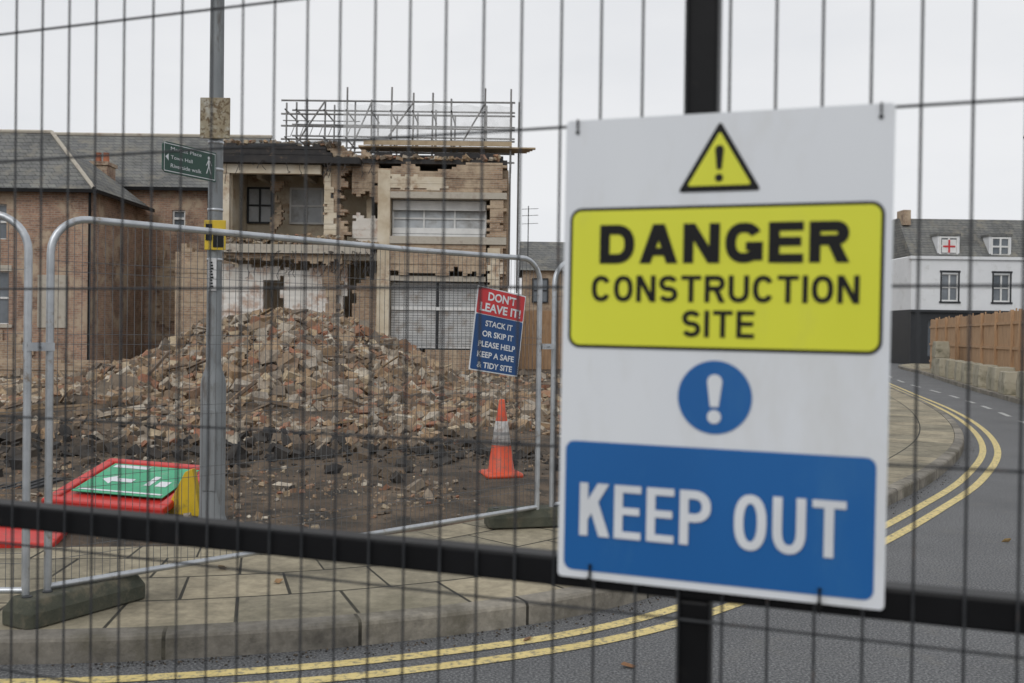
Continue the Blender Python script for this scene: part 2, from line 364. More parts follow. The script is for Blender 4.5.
# ------------------------------------------------------------------ site ground
pX=[-30,-12,-9.2,-7.4,-6.55,-5.6,-5.1,-4.6,-4.0,-3.2,-2.56,-2.0,-1.48,-.76,.5,3,8]
pZ=[.0,.16,.30,.45,.64,1.10,1.42,1.56,1.64,1.58,1.22,.92,.62,.32,.10,.03,0]
def vnoise(x,y,s,seed=0):
    r=np.random.default_rng(seed).random((64,64)); x=np.asarray(x)/s+100; y=np.asarray(y)/s+100
    xi=np.floor(x).astype(int);yi=np.floor(y).astype(int);fx=x-xi;fy=y-yi; fx=fx*fx*(3-2*fx);fy=fy*fy*(3-2*fy)
    g_=lambda a,b:r[a%64,b%64]
    return (g_(xi,yi)*(1-fx)+g_(xi+1,yi)*fx)*(1-fy)+(g_(xi,yi+1)*(1-fx)+g_(xi+1,yi+1)*fx)*fy-.5
def pile(x,y):
    x=np.asarray(x,float);y=np.asarray(y,float)
    c=np.interp(x+.9*vnoise(x,y,1.6,3),pX,pZ)
    t=(y-18)/np.where(y<18,3.6,3.0); f=np.exp(-np.abs(t)**2.1)
    h=c*f
    h+=np.exp(-((y-12.6)/1.7)**2)*np.clip((.6-x)/2.5,0,1)*(.15+.32*vnoise(x,y,1.5,5))*np.clip((x+30)/5,0,1)
    h+=np.clip(h,0,.6)*(.4*vnoise(x,y,.7,6)+.25*vnoise(x,y,.3,8))
    return np.maximum(h,0)
def kdist(x,y):
    x=np.asarray(x,float).ravel();y=np.asarray(y,float).ravel(); out=np.empty(len(x))
    for s in range(0,len(x),4000):
        dx=x[s:s+4000,None]-KC[None,:,0];dy=y[s:s+4000,None]-KC[None,:,1]; d=dx*dx+dy*dy; i=d.argmin(1); k=np.arange(len(i))
        out[s:s+4000]=dx[k,i]*nrm[i,0]+dy[k,i]*nrm[i,1]
    return out
def sitez(x,y,kd=None):
    if kd is None: kd=kdist(x,y).reshape(np.shape(x))
    z=.112+np.clip((kd-2.0)/.5,0,1)*(.03+.09*vnoise(x,y,2.5,1)+.05*vnoise(x,y,.5,2)+.025*vnoise(x,y,.22,9))+pile(x,y)*np.clip((kd-2.4)/1.2,0,1)
    return np.where(kd<1.75,-.06,z)
xs=np.concatenate([np.arange(-45,-12,.6),np.arange(-12,5,.11),np.arange(5,24,.5)])
ys=np.concatenate([np.arange(5.2,22,.11),np.arange(22,80,.7)])
XX,YY=np.meshgrid(xs,ys); ZZ=sitez(XX,YY); nx=len(xs);ny=len(ys)
vs=np.stack([XX.ravel(),YY.ravel(),ZZ.ravel()],1)
ii,jj=np.meshgrid(np.arange(nx-1),np.arange(ny-1)); a=(jj*nx+ii).ravel(); kd=kdist(XX,YY)
fs=np.stack([a,a+1,a+nx+1,a+nx],1); keep=(kd[fs]>1.0).all(1); fs=fs[keep]
me=bpy.data.meshes.new('demolition_site_ground'); me.from_pydata(vs.tolist(),[],fs.tolist()); me.materials.append(M['earth'])
for p in me.polygons: p.use_smooth=True
o=bpy.data.objects.new('demolition_site_ground',me); COL.objects.link(o)

def pieces(P,S,jit=.18,tilt=1.0):
    n=len(P); base=np.array([(x,y,z) for z in (-.5,.5) for x,y in ((-.5,-.5),(.5,-.5),(.5,.5),(-.5,.5))])
    V=np.repeat(base[None],n,0)+rng.uniform(-jit,jit,(n,8,3)); V*=S[:,None,:]
    a=rng.uniform(0,2*np.pi,n); b=rng.normal(0,.5*tilt,n); c=rng.normal(0,.5*tilt,n)
    def rot(V,t,i,j):
        ct=np.cos(t)[:,None];st=np.sin(t)[:,None]; u=V[:,:,i]*ct-V[:,:,j]*st; w=V[:,:,i]*st+V[:,:,j]*ct; V[:,:,i]=u;V[:,:,j]=w
    rot(V,b,1,2);rot(V,c,0,2);rot(V,a,0,1)
    V+=P[:,None,:]
    F=np.array([(0,3,2,1),(4,5,6,7),(0,1,5,4),(1,2,6,5),(2,3,7,6),(3,0,4,7)])
    Fs=(F[None]+8*np.arange(n)[:,None,None]).reshape(-1,4)
    return V.reshape(-1,3),Fs
def pobj(name,P,S,m,rt=None,jit=.18,tilt=1.0):
    V,F=pieces(np.array(P,float),np.array(S,float),jit,tilt)
    me=bpy.data.meshes.new(name); me.from_pydata(V.tolist(),[],F.tolist()); me.materials.append(M[m])
    o=bpy.data.objects.new(name,me); COL.objects.link(o)
    if rt: attach(o,rt)
    return o
def scatter(n,x0,x1,y0,y1,smin,smax,dens=None,sink=.2,brick=.35,pw=2.4):
    x=rng.uniform(x0,x1,n);y=rng.uniform(y0,y1,n); kd_=kdist(x,y); k=kd_>2.1
    if dens is not None: k&=rng.random(n)<dens(x,y)
    x=x[k];y=y[k]; n=len(x); z=sitez(x,y)
    s=smin*(smax/smin)**(rng.random(n)**pw)
    S=np.stack([s,s*rng.uniform(.5,.95,n),s*rng.uniform(.3,.75,n)],1)
    bk=(rng.random(n)<brick)&(s>.06); S[bk]=np.array([.215,.103,.066])*rng.uniform(.5,1.0,(bk.sum(),1))
    return np.stack([x,y,z+S[:,2]*(.5-sink)],1),S
pl=lambda x,y:np.clip(pile(x,y)*3+.03,0,1)
rgt=lambda x:np.clip(1-(x+2.2)/2.2,.16,1)
P1,S1=scatter(42000,-13,1.5,13.3,20,.032,.24,pl)
P2,S2=scatter(17000,-13,4.5,11.0,15.0,.025,.17,lambda x,y:np.clip(.4+1.6*vnoise(x,y,1.3,12)+.3*(x<0),.03,1)*rgt(x))
P3,S3=scatter(11000,-9,4,6.6,11.5,.012,.07,lambda x,y:np.clip(.25+1.3*vnoise(x,y,.9,3),.03,1))
P6,S6=scatter(5000,-20,6,19,35,.06,.28,lambda x,y:np.clip(.5+1.3*vnoise(x,y,2,33),.05,1))
P4,S4=scatter(60,-8,-1.5,13.5,19.5,.28,.45,lambda x,y:np.clip(pile(x,y),0,1),brick=0,sink=.35)
pobj('rubble_pile',np.concatenate([P1,P2,P3,P4,P6]),np.concatenate([S1,S2,S3,S4,S6]),'rubble')
P5,S5=scatter(7500,-13,2.5,8.8,12.2,.02,.18,lambda x,y:(np.exp(-((y-10.7-.6*vnoise(x,0*x,2,4))/.5)**2)+.08)*np.clip(1.2-(x+1)/3,.2,1),brick=0)
pobj('broken_tarmac_heap',P5,S5,'darkrubble')
x=rng.uniform(-9,0,130);y=rng.uniform(12,19,130);z=sitez(x,y)+.05
pobj('timber_debris',np.stack([x,y,z],1),np.stack([rng.uniform(.25,1.0,130),rng.uniform(.02,.07,130),rng.uniform(.015,.04,130)],1),'timber_debris',jit=.03,tilt=.6)
n=900; i=rng.integers(60,len(KC)-70,n); o_=rng.normal(-.05,.035,n)
gx=KC[i,0]+nrm[i,0]*o_+rng.normal(0,.1,n); gy=KC[i,1]+nrm[i,1]*o_
kd_=kdist(gx,gy); k=kd_<-.01
s=rng.uniform(.003,.010,k.sum()); pobj('gutter_grit',np.stack([gx[k],gy[k],.003+0*gx[k]],1),np.stack([s,s,s*.6],1),'darkrubble')
L=[(.56,4.62,.012),(.1,5.0,.012),(-1.7,5.9,.132),(-.8,6.2,.132),(-1.3,5.6,.132),(-3,5.5,.132),(3.8,7.6,.012)]
pobj('fallen_leaves',L,[(.05,.03,.004)]*len(L),'leaf',jit=.3,tilt=.6)

# ------------------------------------------------------------------ near security fence
F0=Vector((.07,1.327,0)); ex=Vector((.938,-.346,0)).normalized(); nf=Vector((-.346,-.938,0)).normalized()
fr=root('security_mesh_fence',(.25,1.28,0))
def FP(s,z,o=0): return F0+ex*s+nf*o+Vector((0,0,z))
g=G(); k=-64
while True:
    s_=.436+.0562*k
    if s_>1.9: break
    j=random.uniform(-.0012,.0012)
    g.tube(FP(s_+j,.12,-.009),FP(s_-j,2.44,-.009),.0018,6); k+=1
g.obj('vertical_wires','nearwire',fr,True)
g=G(); 
for z in [.107+.215*i for i in range(0,11)]: g.tube(FP(-3.2,z,-.0128),FP(1.9,z,-.0128),.002,6)
g.obj('horizontal_wires','nearwire',fr,True)
Tf=frameM(F0,ex)
g=G(Tf); g.box(-3.2,1.9,1.207,1.247,-.058,-.0155); g.box(-3.2,1.9,2.42,2.46,-.058,-.0155); g.box(-3.2,1.9,.08,.12,-.058,-.0155)
g.obj('rails','blackpaint',fr,bevel=.004)
g=G(Tf); 
for s_ in (.173,-2.6,1.75): g.box(s_-.021,s_+.021,0,1.206,-.055,-.0185); g.box(s_-.021,s_+.021,1.248,2.7,-.055,-.0185)
g.obj('posts','blackpaint',fr,bevel=.004)

# danger sign
ds=root('danger_construction_sign',tuple(FP(.2,1.53)))
SW,SH=.409,.606
tl=math.radians(-.35)
Ts=frameM(FP(-.005,1.226),ex)@Matrix.Rotation(tl,4,'Z')
def sp(u,v): return (u*SW,(1-v)*SH)
g=G(Ts); 
pts=rrect(0,SW,0,SH,.006); n=len(pts)
g.add([(x,y,0) for x,y in pts]+[(x,y,-.004) for x,y in pts],[tuple(range(n)),tuple(reversed(range(n,2*n)))]+[(i,n+i,n+(i+1)%n,(i+1)%n) for i in range(n)])
g.obj('board','board',ds)
def rect(u0,u1,v0,v1,r,z,m,nm):
    g=G(Ts); x0,y1=sp(u0,v0);x1,y0=sp(u1,v1); g.poly(rrect(x0,x1,y0,y1,r),z); g.obj(nm,m,ds)
def tri(cx,cy,w,h,z,m,nm,r=.003):
    P=[Vector((cx-w/2,cy)),Vector((cx+w/2,cy)),Vector((cx,cy+h))]; pts=[]
    for i in range(3):
        p=P[i];a=(P[i-1]-p).normalized()*r*2;b=(P[(i+1)%3]-p).normalized()*r*2
        for t in (0,.25,.5,.75,1): q=(p+a)*(1-t)**2+2*t*(1-t)*p+(p+b)*t*t; pts.append((q.x,q.y))
    g=G(Ts); g.poly(pts,z); g.obj(nm,m,ds)
def disc(cx,cy,r,z,m,nm,n=48,T=Ts,rt=ds):
    g=G(T); g.poly([(cx+r*math.cos(2*math.pi*i/n),cy+r*math.sin(2*math.pi*i/n)) for i in range(n)],z); g.obj(nm,m,rt)
def excl(cx,y0,y1,w,z,m,nm):
    h=y1-y0; g=G(Ts); pts=[(cx-w*.28,y0+h*.34),(cx+w*.28,y0+h*.34)]
    for i in range(9):
        t=math.pi*i/8; pts.append((cx+w*.5*math.cos(t),y1-w*.5+w*.5*math.sin(t)))
    g.poly(pts,z); rr=w*.46
    g.poly([(cx+rr*math.cos(2*math.pi*i/16),y0+rr+rr*math.sin(2*math.pi*i/16)) for i in range(16)],z); g.obj(nm,m,ds)
cx=.496*SW
yb=sp(0,.164)[1]
tri(cx,yb,.104,.089,.001,'s_black','warning_triangle_border')
tri(cx,yb+.0075,.0800,.068,.002,'s_yellow','warning_triangle_face',.002)
excl(cx,yb+.012,yb+.058,.011,.003,'s_black','warning_mark')
rect(.020,.978,.192,.496,.016,.001,'s_black','danger_panel_border')
rect(.030,.968,.199,.489,.012,.002,'s_yellow','danger_panel')
def T_(b,u0,u1,v0,v1,m,W_,s,gap,nm):
    x0,y1=sp(u0,v0);x1,y0=sp(u1,v1); block_text(b,x0,x1,y0,y1,.003,Ts,m,ds,W_,s,gap,nm)
T_('DANGER',.122,.880,.230,.313,'s_black',.86,.245,.13,'danger_lettering')
T_('CONSTRUCTION',.098,.912,.339,.395,'s_black',.72,.180,.13,'construction_lettering')
T_('SITE',.392,.612,.412,.468,'s_black',.72,.180,.14,'site_lettering')
disc(cx,sp(0,.593)[1],.0465,.001,'s_blue','mandatory_disc')
excl(cx,sp(0,.648)[1],sp(0,.545)[1],.019,.002,'s_white','mandatory_mark')
rect(.020,.970,.700,.983,.012,.001,'s_blue','keep_out_panel')
T_('KEEP OUT',.072,.890,.790,.905,'s_white',.54,.155,.10,'keep_out_lettering')
g=G(Ts)
for x,y in ((.016,SH-.010),(SW-.016,SH-.010)):
    g.box(x-.0012,x+.0012,y-.002,y+.011,.0005,.003)
for x in (.045,.335): g.box(x-.0015,x+.0015,-.012,.02,.001,.004); g.box(x-.003,x+.003,-.003,.003,.0045,.008)
g.obj('cable_ties','s_black',ds)
g=G(Ts)
for x,y in ((.016,SH-.016),(SW-.016,SH-.016),(.045,.017),(.335,.017)): g.poly([(x+.0028*math.cos(t*math.pi/6),y+.0028*math.sin(t*math.pi/6)) for t in range(12)],.0015)
g.obj('fixing_holes','blackpaint',ds)

# ------------------------------------------------------------------ temporary fence panels
PZ=.122; PH=1.965
def panel(A,B,foot=True):
    A=Vector((*A,0));B=Vector((*B,0)); d=(B-A).normalized(); Lp=(B-A).length
    rt=root('temporary_fence_panel',tuple((A+B)/2+Vector((0,0,PZ))))
    T=frameM(A+Vector((0,0,PZ)),d); H=PH
    g=G(T); r=.18; pts=[(0,.02,0)]
    pts+=[(0,.6,0),(0,1.2,0),(0,H-r,0)]
    for i in range(1,9): t=math.pi-math.pi/2*i/8; pts.append((r+r*math.cos(t),H-r+r*math.sin(t),0))
    pts+=[(Lp*.35,H-.006,0),(Lp*.65,H-.010,0)]
    for i in range(0,9): t=math.pi/2-math.pi/2*i/8; pts.append((Lp-r+r*math.cos(t),H-r+r*math.sin(t),0))
    pts+=[(Lp,1.2,0),(Lp,.6,0),(Lp,.02,0)]
    g.path(pts,.0185,12); g.tube((0,.15,0),(Lp,.15,0),.016,10)
    g.obj('frame','galv',rt,True)
    g=G(T); x=.037
    while x<Lp-.02:
        top=H
        if x<r: top=H-r+math.sqrt(r*r-(r-x)**2)
        if x>Lp-r: top=H-r+math.sqrt(max(0,r*r-(x-Lp+r)**2))
        g.tube((x,.15,0),(x,top,0),.0016,4); x+=.0385
    for z in (.28,.33,.62,.67,.96,1.01,1.34,1.39,1.70,1.75): g.tube((0,z,.003),(Lp,z,.003),.0018,4)
    g.obj('mesh_infill','wire',rt)
    return rt
panel((-5.85,4.62),(-2.335,4.80)); panel((-2.265,4.88),(.2,7.30)); panel((.31,7.39),(2.78,9.85)); panel((2.86,9.95),(3.06,13.4))
def foot(x,y,ang,z=PZ,ln=.70):
    rt=root('fence_foot_block',(x,y,z)); g=G(); Rm=Matrix.Rotation(math.radians(ang),4,'Z')
    g.cham(x,y,z,ln,.22,.13,.03,Rm); g.obj('block','foot',rt,bevel=.008)
    g=G()
    for t in (-.28,-.17,.17,.28):
        p=Rm@Vector((t,0,0)); g.tube((x+p.x,y+p.y,z+.125),(x+p.x,y+p.y,z+.134),.024,12,True)
    g.obj('sockets','darkpaint',rt)
foot(-2.17,5.0,61); foot(.17,7.36,14,.13); foot(2.82,9.9,-45,.14); foot(-5.8,4.64,90); foot(3.06,13.4,0,.14)
def clamp(x,y,ang):
    rt=root('fence_coupler',(x,y,1.5)); T=Matrix.Translation((x,y,1.45))@Matrix.Rotation(math.radians(ang),4,'Z'); g=G(T)
    g.box(-.065,.065,-.028,-.022,-.02,.02); g.box(-.065,.065,.022,.028,-.02,.02); g.tube((0,-.045,0),(0,.045,0),.007,6,True)
    g.obj('clamp','galv',rt)
clamp(-2.30,4.84,48); clamp(.255,7.345,43)

# site notice
sn=root('site_notice_sign',(-.11,7.0,1.55))
d=Vector((.715,.70,0)).normalized()
c=Vector((-.115,6.99,0))+Vector((0,0,1.553))+Vector((.70,-.71,0))*.025
Tn=frameM(c,d)@Matrix.Rotation(math.radians(-7.5),4,'Z')@Matrix.Scale(.94,4)
w,h=.25,.31
g=G(Tn); g.box(-w,w,-h,h,-.004,0); g.obj('board','s_white',sn)
g=G(Tn); g.poly(rrect(-w+.008,w-.008,h-.2,h-.008,.012),.0015); g.obj('red_panel','s_red',sn)
g=G(Tn); g.poly(rrect(-w+.008,w-.008,-h+.008,h-.205,.012),.0015); g.obj('blue_panel','s_navy',sn)
text("DON'T",-.14,.15,h-.095,h-.03,.003,Tn,'s_white',sn,.03)
text("LEAVE IT!",-.21,.21,h-.18,h-.115,.003,Tn,'s_white',sn,.03)
for i,t in enumerate(('STACK IT','OR SKIP IT','PLEASE HELP','KEEP A SAFE','& TIDY SITE')):
    hw=(.14,.16,.19,.19,.18)[i]; y=h-.262-i*.077; text(t,-hw,hw,y-.024,y+.020,.003,Tn,'s_white',sn,.025)

# ------------------------------------------------------------------ lamp post with finger sign
lx,ly=-2.225,7.43; lp=root('lamp_post',(lx,ly,PZ)); g=G()
g.lathe([(.11,0),(.10,.03),(.093,.06),(.093,1.02),(.085,1.07),(.062,1.14),(.056,1.18),(.052,3.2),(.045,6.0),(.04,6.5)],(lx,ly,.11),28)
g.path([(lx,ly,6.5),(lx,ly,6.7),(lx+.1,ly-.15,6.85),(lx+.4,ly-.6,6.95)],.03,10)
g.obj('column','post',lp,True)
g=G(); g.cham(lx+.45,ly-.7,6.9,.25,.6,.12,.04); g.obj('lantern','post',lp)
g=G(); g.box(lx-.05,lx+.05,ly-.098,ly-.09,.35,.95); g.obj('access_door','post',lp,bevel=.003)
g=G()
for z in (2.05,2.42,2.72,2.92,3.2): g.lathe([(.053,0),(.057,.001),(.057,.022),(.053,.023)],(lx,ly,z),24)
g.obj('clips','galv',lp,True)
g=G(); g.box(lx-.03,lx+.03,ly-.062,ly-.054,1.83,2.07); g.obj('sticker','sticker',lp)
g=G()
for i in range(9): g.box(lx-.012,lx+.010-(i%3)*.004,ly-.066,ly-.0625,1.855+i*.022,1.868+i*.022)
g.obj('sticker_text','s_black',lp)
g=G(); g.box(lx-.06,lx+.10,ly-.075,ly-.062,2.13,2.35); g.obj('yellow_tag','yellowp',lp,bevel=.004)
g=G(); g.box(lx+.01,lx+.085,ly-.083,ly-.0765,2.15,2.24);g.box(lx-.045,lx+.0,ly-.083,ly-.0765,2.20,2.32); g.lathe([(.06,0),(.063,.003),(.063,.04),(.06,.043)],(lx,ly,2.255),24); g.obj('tag_band','s_black',lp)
g=G(); g.box(lx-.095,lx+.125,ly-.085,ly-.07,2.95,3.25); g.obj('old_plate','signback',lp,bevel=.004)
fs_=root('finger_post_sign',(lx-.2,ly-.3,2.8))
dd=Vector((.24,.50,0)).normalized(); o0=Vector((lx+.012,ly-.085,2.63))-dd*.50
Tg=frameM(o0,dd)
g=G(Tg); pts=[(.0,.02),(.03,0),(.52,0),(.52,.215),(.03,.215),(0,.195)]; n=len(pts)
g.add([(x,y,0) for x,y in pts]+[(x,y,-.012) for x,y in pts],[tuple(range(n)),tuple(reversed(range(n,2*n)))]+[(i,n+i,n+(i+1)%n,(i+1)%n) for i in range(n)])
g.obj('blade','green',fs_)
g=G(Tg)
for a in ((.008,.512,.010,.015),(.008,.512,.2,.205),(.008,.012,.01,.205),(.508,.512,.01,.205)): g.poly([(a[0],a[2]),(a[1],a[2]),(a[1],a[3]),(a[0],a[3])],.0015)
g.poly([(.445+.012*math.cos(t),.165+.012*math.sin(t)) for t in [i*math.pi/5 for i in range(10)]],.0015)
for p in ([(.437,.15),(.455,.15),(.452,.1),(.438,.1)],[(.438,.1),(.446,.1),(.428,.05),(.418,.05)],[(.444,.1),(.452,.1),(.472,.05),(.463,.05)],[(.437,.148),(.441,.14),(.423,.105),(.418,.11)],[(.452,.146),(.456,.148),(.478,.115),(.473,.11)]): g.poly(p,.0015)
g.poly([(.02,.11),(.05,.135),(.05,.085)],.0015)
g.obj('border_and_figure','s_white',fs_)
text('Market Place',.07,.37,.160,.185,.002,Tg,'s_white',fs_,.0); text('Town Hall',.07,.28,.10,.125,.002,Tg,'s_white',fs_,.0); text('Riverside walk',.07,.37,.04,.068,.002,Tg,'s_white',fs_,.0)

# ------------------------------------------------------------------ traffic cone
cxx,cyy=-.09,9.6; cz=float(sitez(np.array([cxx]),np.array([cyy]))[0]); tc=root('traffic_cone',(cxx,cyy,cz))
g=G(); g.cham(cxx,cyy,cz,.36,.36,.045,.02,Matrix.Rotation(.3,4,'Z')); 
rad=lambda z:.13-(z-.04)*(.13-.026)/.69
g.lathe([(.145,.035),(.135,.055),(rad(.06),.06),(rad(.3),.3)],(cxx,cyy,cz),32)
g.lathe([(rad(.53),.53),(rad(.73),.73),(.02,.737),(.018,.70)],(cxx,cyy,cz),32); g.obj('cone_body','cone',tc,True)
g=G(); g.lathe([(rad(.3),.3),(rad(.3)+.003,.302),(rad(.53)+.003,.528),(rad(.53),.53)],(cxx,cyy,cz),32); g.obj('reflective_sleeve','sleeve',tc,True)
g=G(); g.lathe([(rad(.40)+.0045,.395),(rad(.43)+.0045,.425)],(cxx,cyy,cz),32); g.obj('sleeve_band','steel',tc,True)

# ------------------------------------------------------------------ fallen plastic barriers
def barrier(T,loc,sign=True,wd=1.0,hd=.85,nm='fallen_plastic_barrier'):
    rt=root(nm,loc); g=G(T)
    a=wd/2;b=hd/2;t=.055
    for r_ in ((-a,a,-b,-b+t*1.6),(-a,a,b-t*1.6,b),(-a,-a+t*1.5,-b+t*1.6,b-t*1.6),(a-t*1.5,a,-b+t*1.6,b-t*1.6),(-a+t*1.5,a-t*1.5,-.03,.03)):
        g.box(r_[0],r_[1],r_[2],r_[3],-.03,.03)
    g.obj('barrier_frame','redplastic',rt,bevel=.014)
    g=G(T); g.box(-a+.07,a-.07,-b+.07,b-.07,-.008,.008); g.obj('barrier_web','redplastic',rt)
    if sign:
        g=G(T); g.box(-a+.13,a-.10,-b+.2,b-.16,.032,.038); g.obj('green_board','greensign',rt)
        g=G(T)
        x0=-a+.16;x1=a-.13;y0=-b+.24;y1=b-.19
        g.poly([(x0,y0),(x1,y0),(x1,y0+.03),(x0,y0+.03)],.040); g.poly([(x0,y1-.07),(x0+.3,y1-.07),(x0+.3,y1),(x0,y1)],.040)
        g.poly([(-.26,-.02),(-.16,.08),(-.16,.02),(.0,.02),(.0,-.06),(-.16,-.06),(-.16,-.12)],.040)
        g.poly([(.12,-.10),(.17,-.10),(.17,.12),(.12,.12)],.040); g.poly([(.21,-.10),(.30,-.1),(.3,.02),(.21,.02)],.040)
        g.obj('board_pictogram','s_white',rt)
    return rt
T1=Matrix.Translation((-3.0,7.95,.29))@Matrix.Rotation(math.radians(-6),4,'Z')@Matrix.Rotation(math.radians(10),4,'X')@Matrix.Rotation(math.radians(3),4,'Y')
b1=barrier(T1,(-3.0,7.95,.2),True,.96,1.05)
g=G(Matrix.Translation((-2.46,7.55,.13))@Matrix.Rotation(math.radians(68),4,'Z'))
g.add([(-.02,-.20,0),(-.02,.20,0),(-.02,.16,.06),(-.02,.0,.33),(-.02,-.07,.36),(-.02,-.14,.06),(.03,-.20,0),(.03,.20,0),(.03,.16,.06),(.03,.0,.33),(.03,-.07,.36),(.03,-.14,.06)],
 [(5,4,3,2,1,0),(6,7,8,9,10,11)]+[(i,(i+1)%6,6+(i+1)%6,6+i) for i in range(6)]); g.obj('barrier_foot','yellowp',b1,bevel=.008)
T2=Matrix.Translation((-3.62,6.68,.21))@Matrix.Rotation(math.radians(8),4,'Z')@Matrix.Rotation(math.radians(4),4,'Y')@Matrix.Rotation(math.radians(9),4,'X')
barrier(T2,(-3.6,6.75,.15),False,1.25,.7)
g=G(); rt=root('trench_cover_plate',(-4.8,8.8,.15))
g.box(-5.7,-4.1,8.45,9.15,.13,.16)
for i in range(19): g.box(-5.66+i*.082,-5.63+i*.082,8.5,9.1,.1605,.17)
g.obj('ribbed_plate','dark',rt,bevel=.004)

# ------------------------------------------------------------------ buildings helpers
def ragged(g,x0,x1,z0,z1,y0,y1,jl=0,jr=0,jt=0,jb=0,cw=.22,rh=.15,seed=0):
    r=random.Random(seed); nc=max(1,int((x1-x0)/cw)); nr=max(1,int(round((z1-z0)/rh))); rh=(z1-z0)/nr; cw=(x1-x0)/nc
    def walk(n,amp,rev=False):
        v=r.random()*amp; out=[]
        for _ in range(n):
            v+=r.uniform(-.45,.45)*amp; v=min(max(v,0),amp); out.append(v)
        return out
    wl=walk(nr,jl);wr=walk(nr,jr);wt=walk(nc,jt);wb=walk(nc,jb)
    for j in range(nr):
        zc=z0+(j+.5)*rh; run=None; dy=r.uniform(-.02,.02) if (jl or jr or jt or jb) else 0
        for i in range(nc+1):
            ok=False
            if i<nc:
                xc=x0+(i+.5)*cw; ok = xc>x0+wl[j] and xc<x1-wr[j] and zc<z1-wt[i] and zc>z0+wb[i]
            if ok and run is None: run=i
            if not ok and run is not None:
                g.box(x0+run*cw,x0+i*cw,y0+dy,y1,z0+j*rh,z0+(j+1)*rh); run=None
def window(rt,x0,x1,y,z0,z1,nx_=2,nz_=2,fw=.06,glass='glass',fr_='whiteframe'):
    g=G(); g.box(x0,x1,y+.03,y+.05,z0,z1); g.obj('window_glass',glass,rt)
    g=G(); 
    for i in range(nx_+1):
        x=x0+(x1-x0)*i/nx_; g.box(x-fw/2,x+fw/2,y-.03,y+.028,z0,z1)
    for j in range(nz_+1):
        z=z0+(z1-z0)*j/nz_; g.box(x0-fw/2+.003,x1+fw/2-.003,y-.026,y+.024,z-fw/2,z+fw/2)
    g.obj('window_frame',fr_,rt)
def wallh(g,x0,x1,y0,y1,z0,z1,holes):
    xs_=sorted({x0,x1,*[h[0] for h in holes],*[h[1] for h in holes]}); zs_=sorted({z0,z1,*[h[2] for h in holes],*[h[3] for h in holes]})
    for a,b in zip(xs_[:-1],xs_[1:]):
        run=None
        for c,d_ in zip(zs_[:-1],zs_[1:]):
            hole=any(h[0]<=a+1e-6 and b<=h[1]+1e-6 and h[2]<=c+1e-6 and d_<=h[3]+1e-6 for h in holes)
            if not hole and run is None: run=c
            if hole and run is not None: g.box(a,b,y0,y1,run,c); run=None
        if run is not None: g.box(a,b,y0,y1,run,z1)

# ------------------------------------------------------------------ half demolished building
db=root('half_demolished_building',(-5.5,38,0))
g=G(); g.box(-10.6,-.5,37.6,37.85,.1,7.34); g.box(-10.3,-10.05,35.6,37.59,4.32,7.34); g.box(-5.3,-5.1,35.9,37.59,4.32,7.34); g.obj('inner_walls','plaster',db)
g=G(); g.box(-10.4,-.45,35.15,44,4.02,4.3)
g.box(-10.55,-5.0,34.78,35.14,4.22,4.52); g.box(-4.34,-.25,34.95,35.4,6.22,6.44); g.box(-4.34,-.96,35.12,35.4,3.32,3.5); g.box(-4.34,-.25,34.93,35.2,4.62,4.88)
g.box(-9.3,-9.12,36,37.55,7.0,7.33); g.box(-7.6,-7.42,35.3,37.55,7.05,7.33)
g.obj('concrete_slabs','concrete',db)
g=G(); g.box(-4.78,-4.35,35.0,35.5,.1,7.2); g.box(-10.3,-6.8,35.0,35.3,7.02,7.34); g.box(-10.3,-10.0,35.0,35.3,4.53,7.0); g.obj('plastered_columns','plaster',db)
g=G(); g.box(-10.5,-5.4,34.75,44,7.36,7.58); ragged(g,-10.6,-6.2,7.58,8.15,34.9,35.2,.2,.4,.15,0,.2,.1,3); g.box(-10.45,-6.6,35.3,44,7.59,8.05)
g.box(-5.38,-.25,35.2,44,7.46,7.62); ragged(g,-5.0,-.4,7.63,8.0,35.5,35.8,.3,.1,.15,0,.3,.1,43); g.obj('roof_slab','felt',db)
g=G()
ragged(g,-6.75,-5.75,4.53,8.2,35.25,35.9,.35,.5,.3,0,.12,.1,11)
ragged(g,-6.75,-5.75,.1,4.2,35.25,35.9,.2,.45,0,0,.12,.1,61)
ragged(g,-5.74,-4.8,6.0,7.95,35.3,35.8,.1,.1,.5,.7,.14,.1,12)
ragged(g,-4.34,-.96,3.52,4.61,35.0,35.35,0,0,0,.45,.16,.08,14)
ragged(g,-.95,-.25,.1,4.6,35.0,35.6,.12,.2,0,0,.1,.1,15); ragged(g,-.95,-.25,4.9,6.2,35.0,35.6,.12,.25,0,0,.1,.1,65)
ragged(g,-8.95,-8.45,4.52,7.0,36.6,36.85,.3,.3,0,0,.08,.09,16)
ragged(g,-10.5,-6.0,3.8,4.2,34.95,35.2,.2,.2,0,.3,.14,.08,17)
ragged(g,-12.0,-10.6,.1,5.0,35.4,35.7,0,.3,.8,0,.2,.15,18)
g.box(-.5,-.2,35.62,44,.1,7.34)
ragged(g,-5.74,-4.8,.1,3.6,35.6,35.9,.4,0,.8,0,.15,.12,19)
ragged(g,-4.79,-.25,6.45,7.5,35.05,35.35,0,.1,.32,0,.16,.08,13)
g.obj('broken_brickwork','brick_brown',db)
g=G(); ragged(g,-4.6,-2.0,6.5,7.3,35.0,35.02,.5,.5,.3,.2,.15,.08,51); ragged(g,-6.70,-6.25,4.6,7.2,35.2,35.24,.1,.2,.3,.3,.1,.1,44); ragged(g,-.9,-.35,1.6,4.5,34.92,34.97,.1,.15,.4,.4,.1,.1,45); g.obj('rendered_patches','plaster',db)
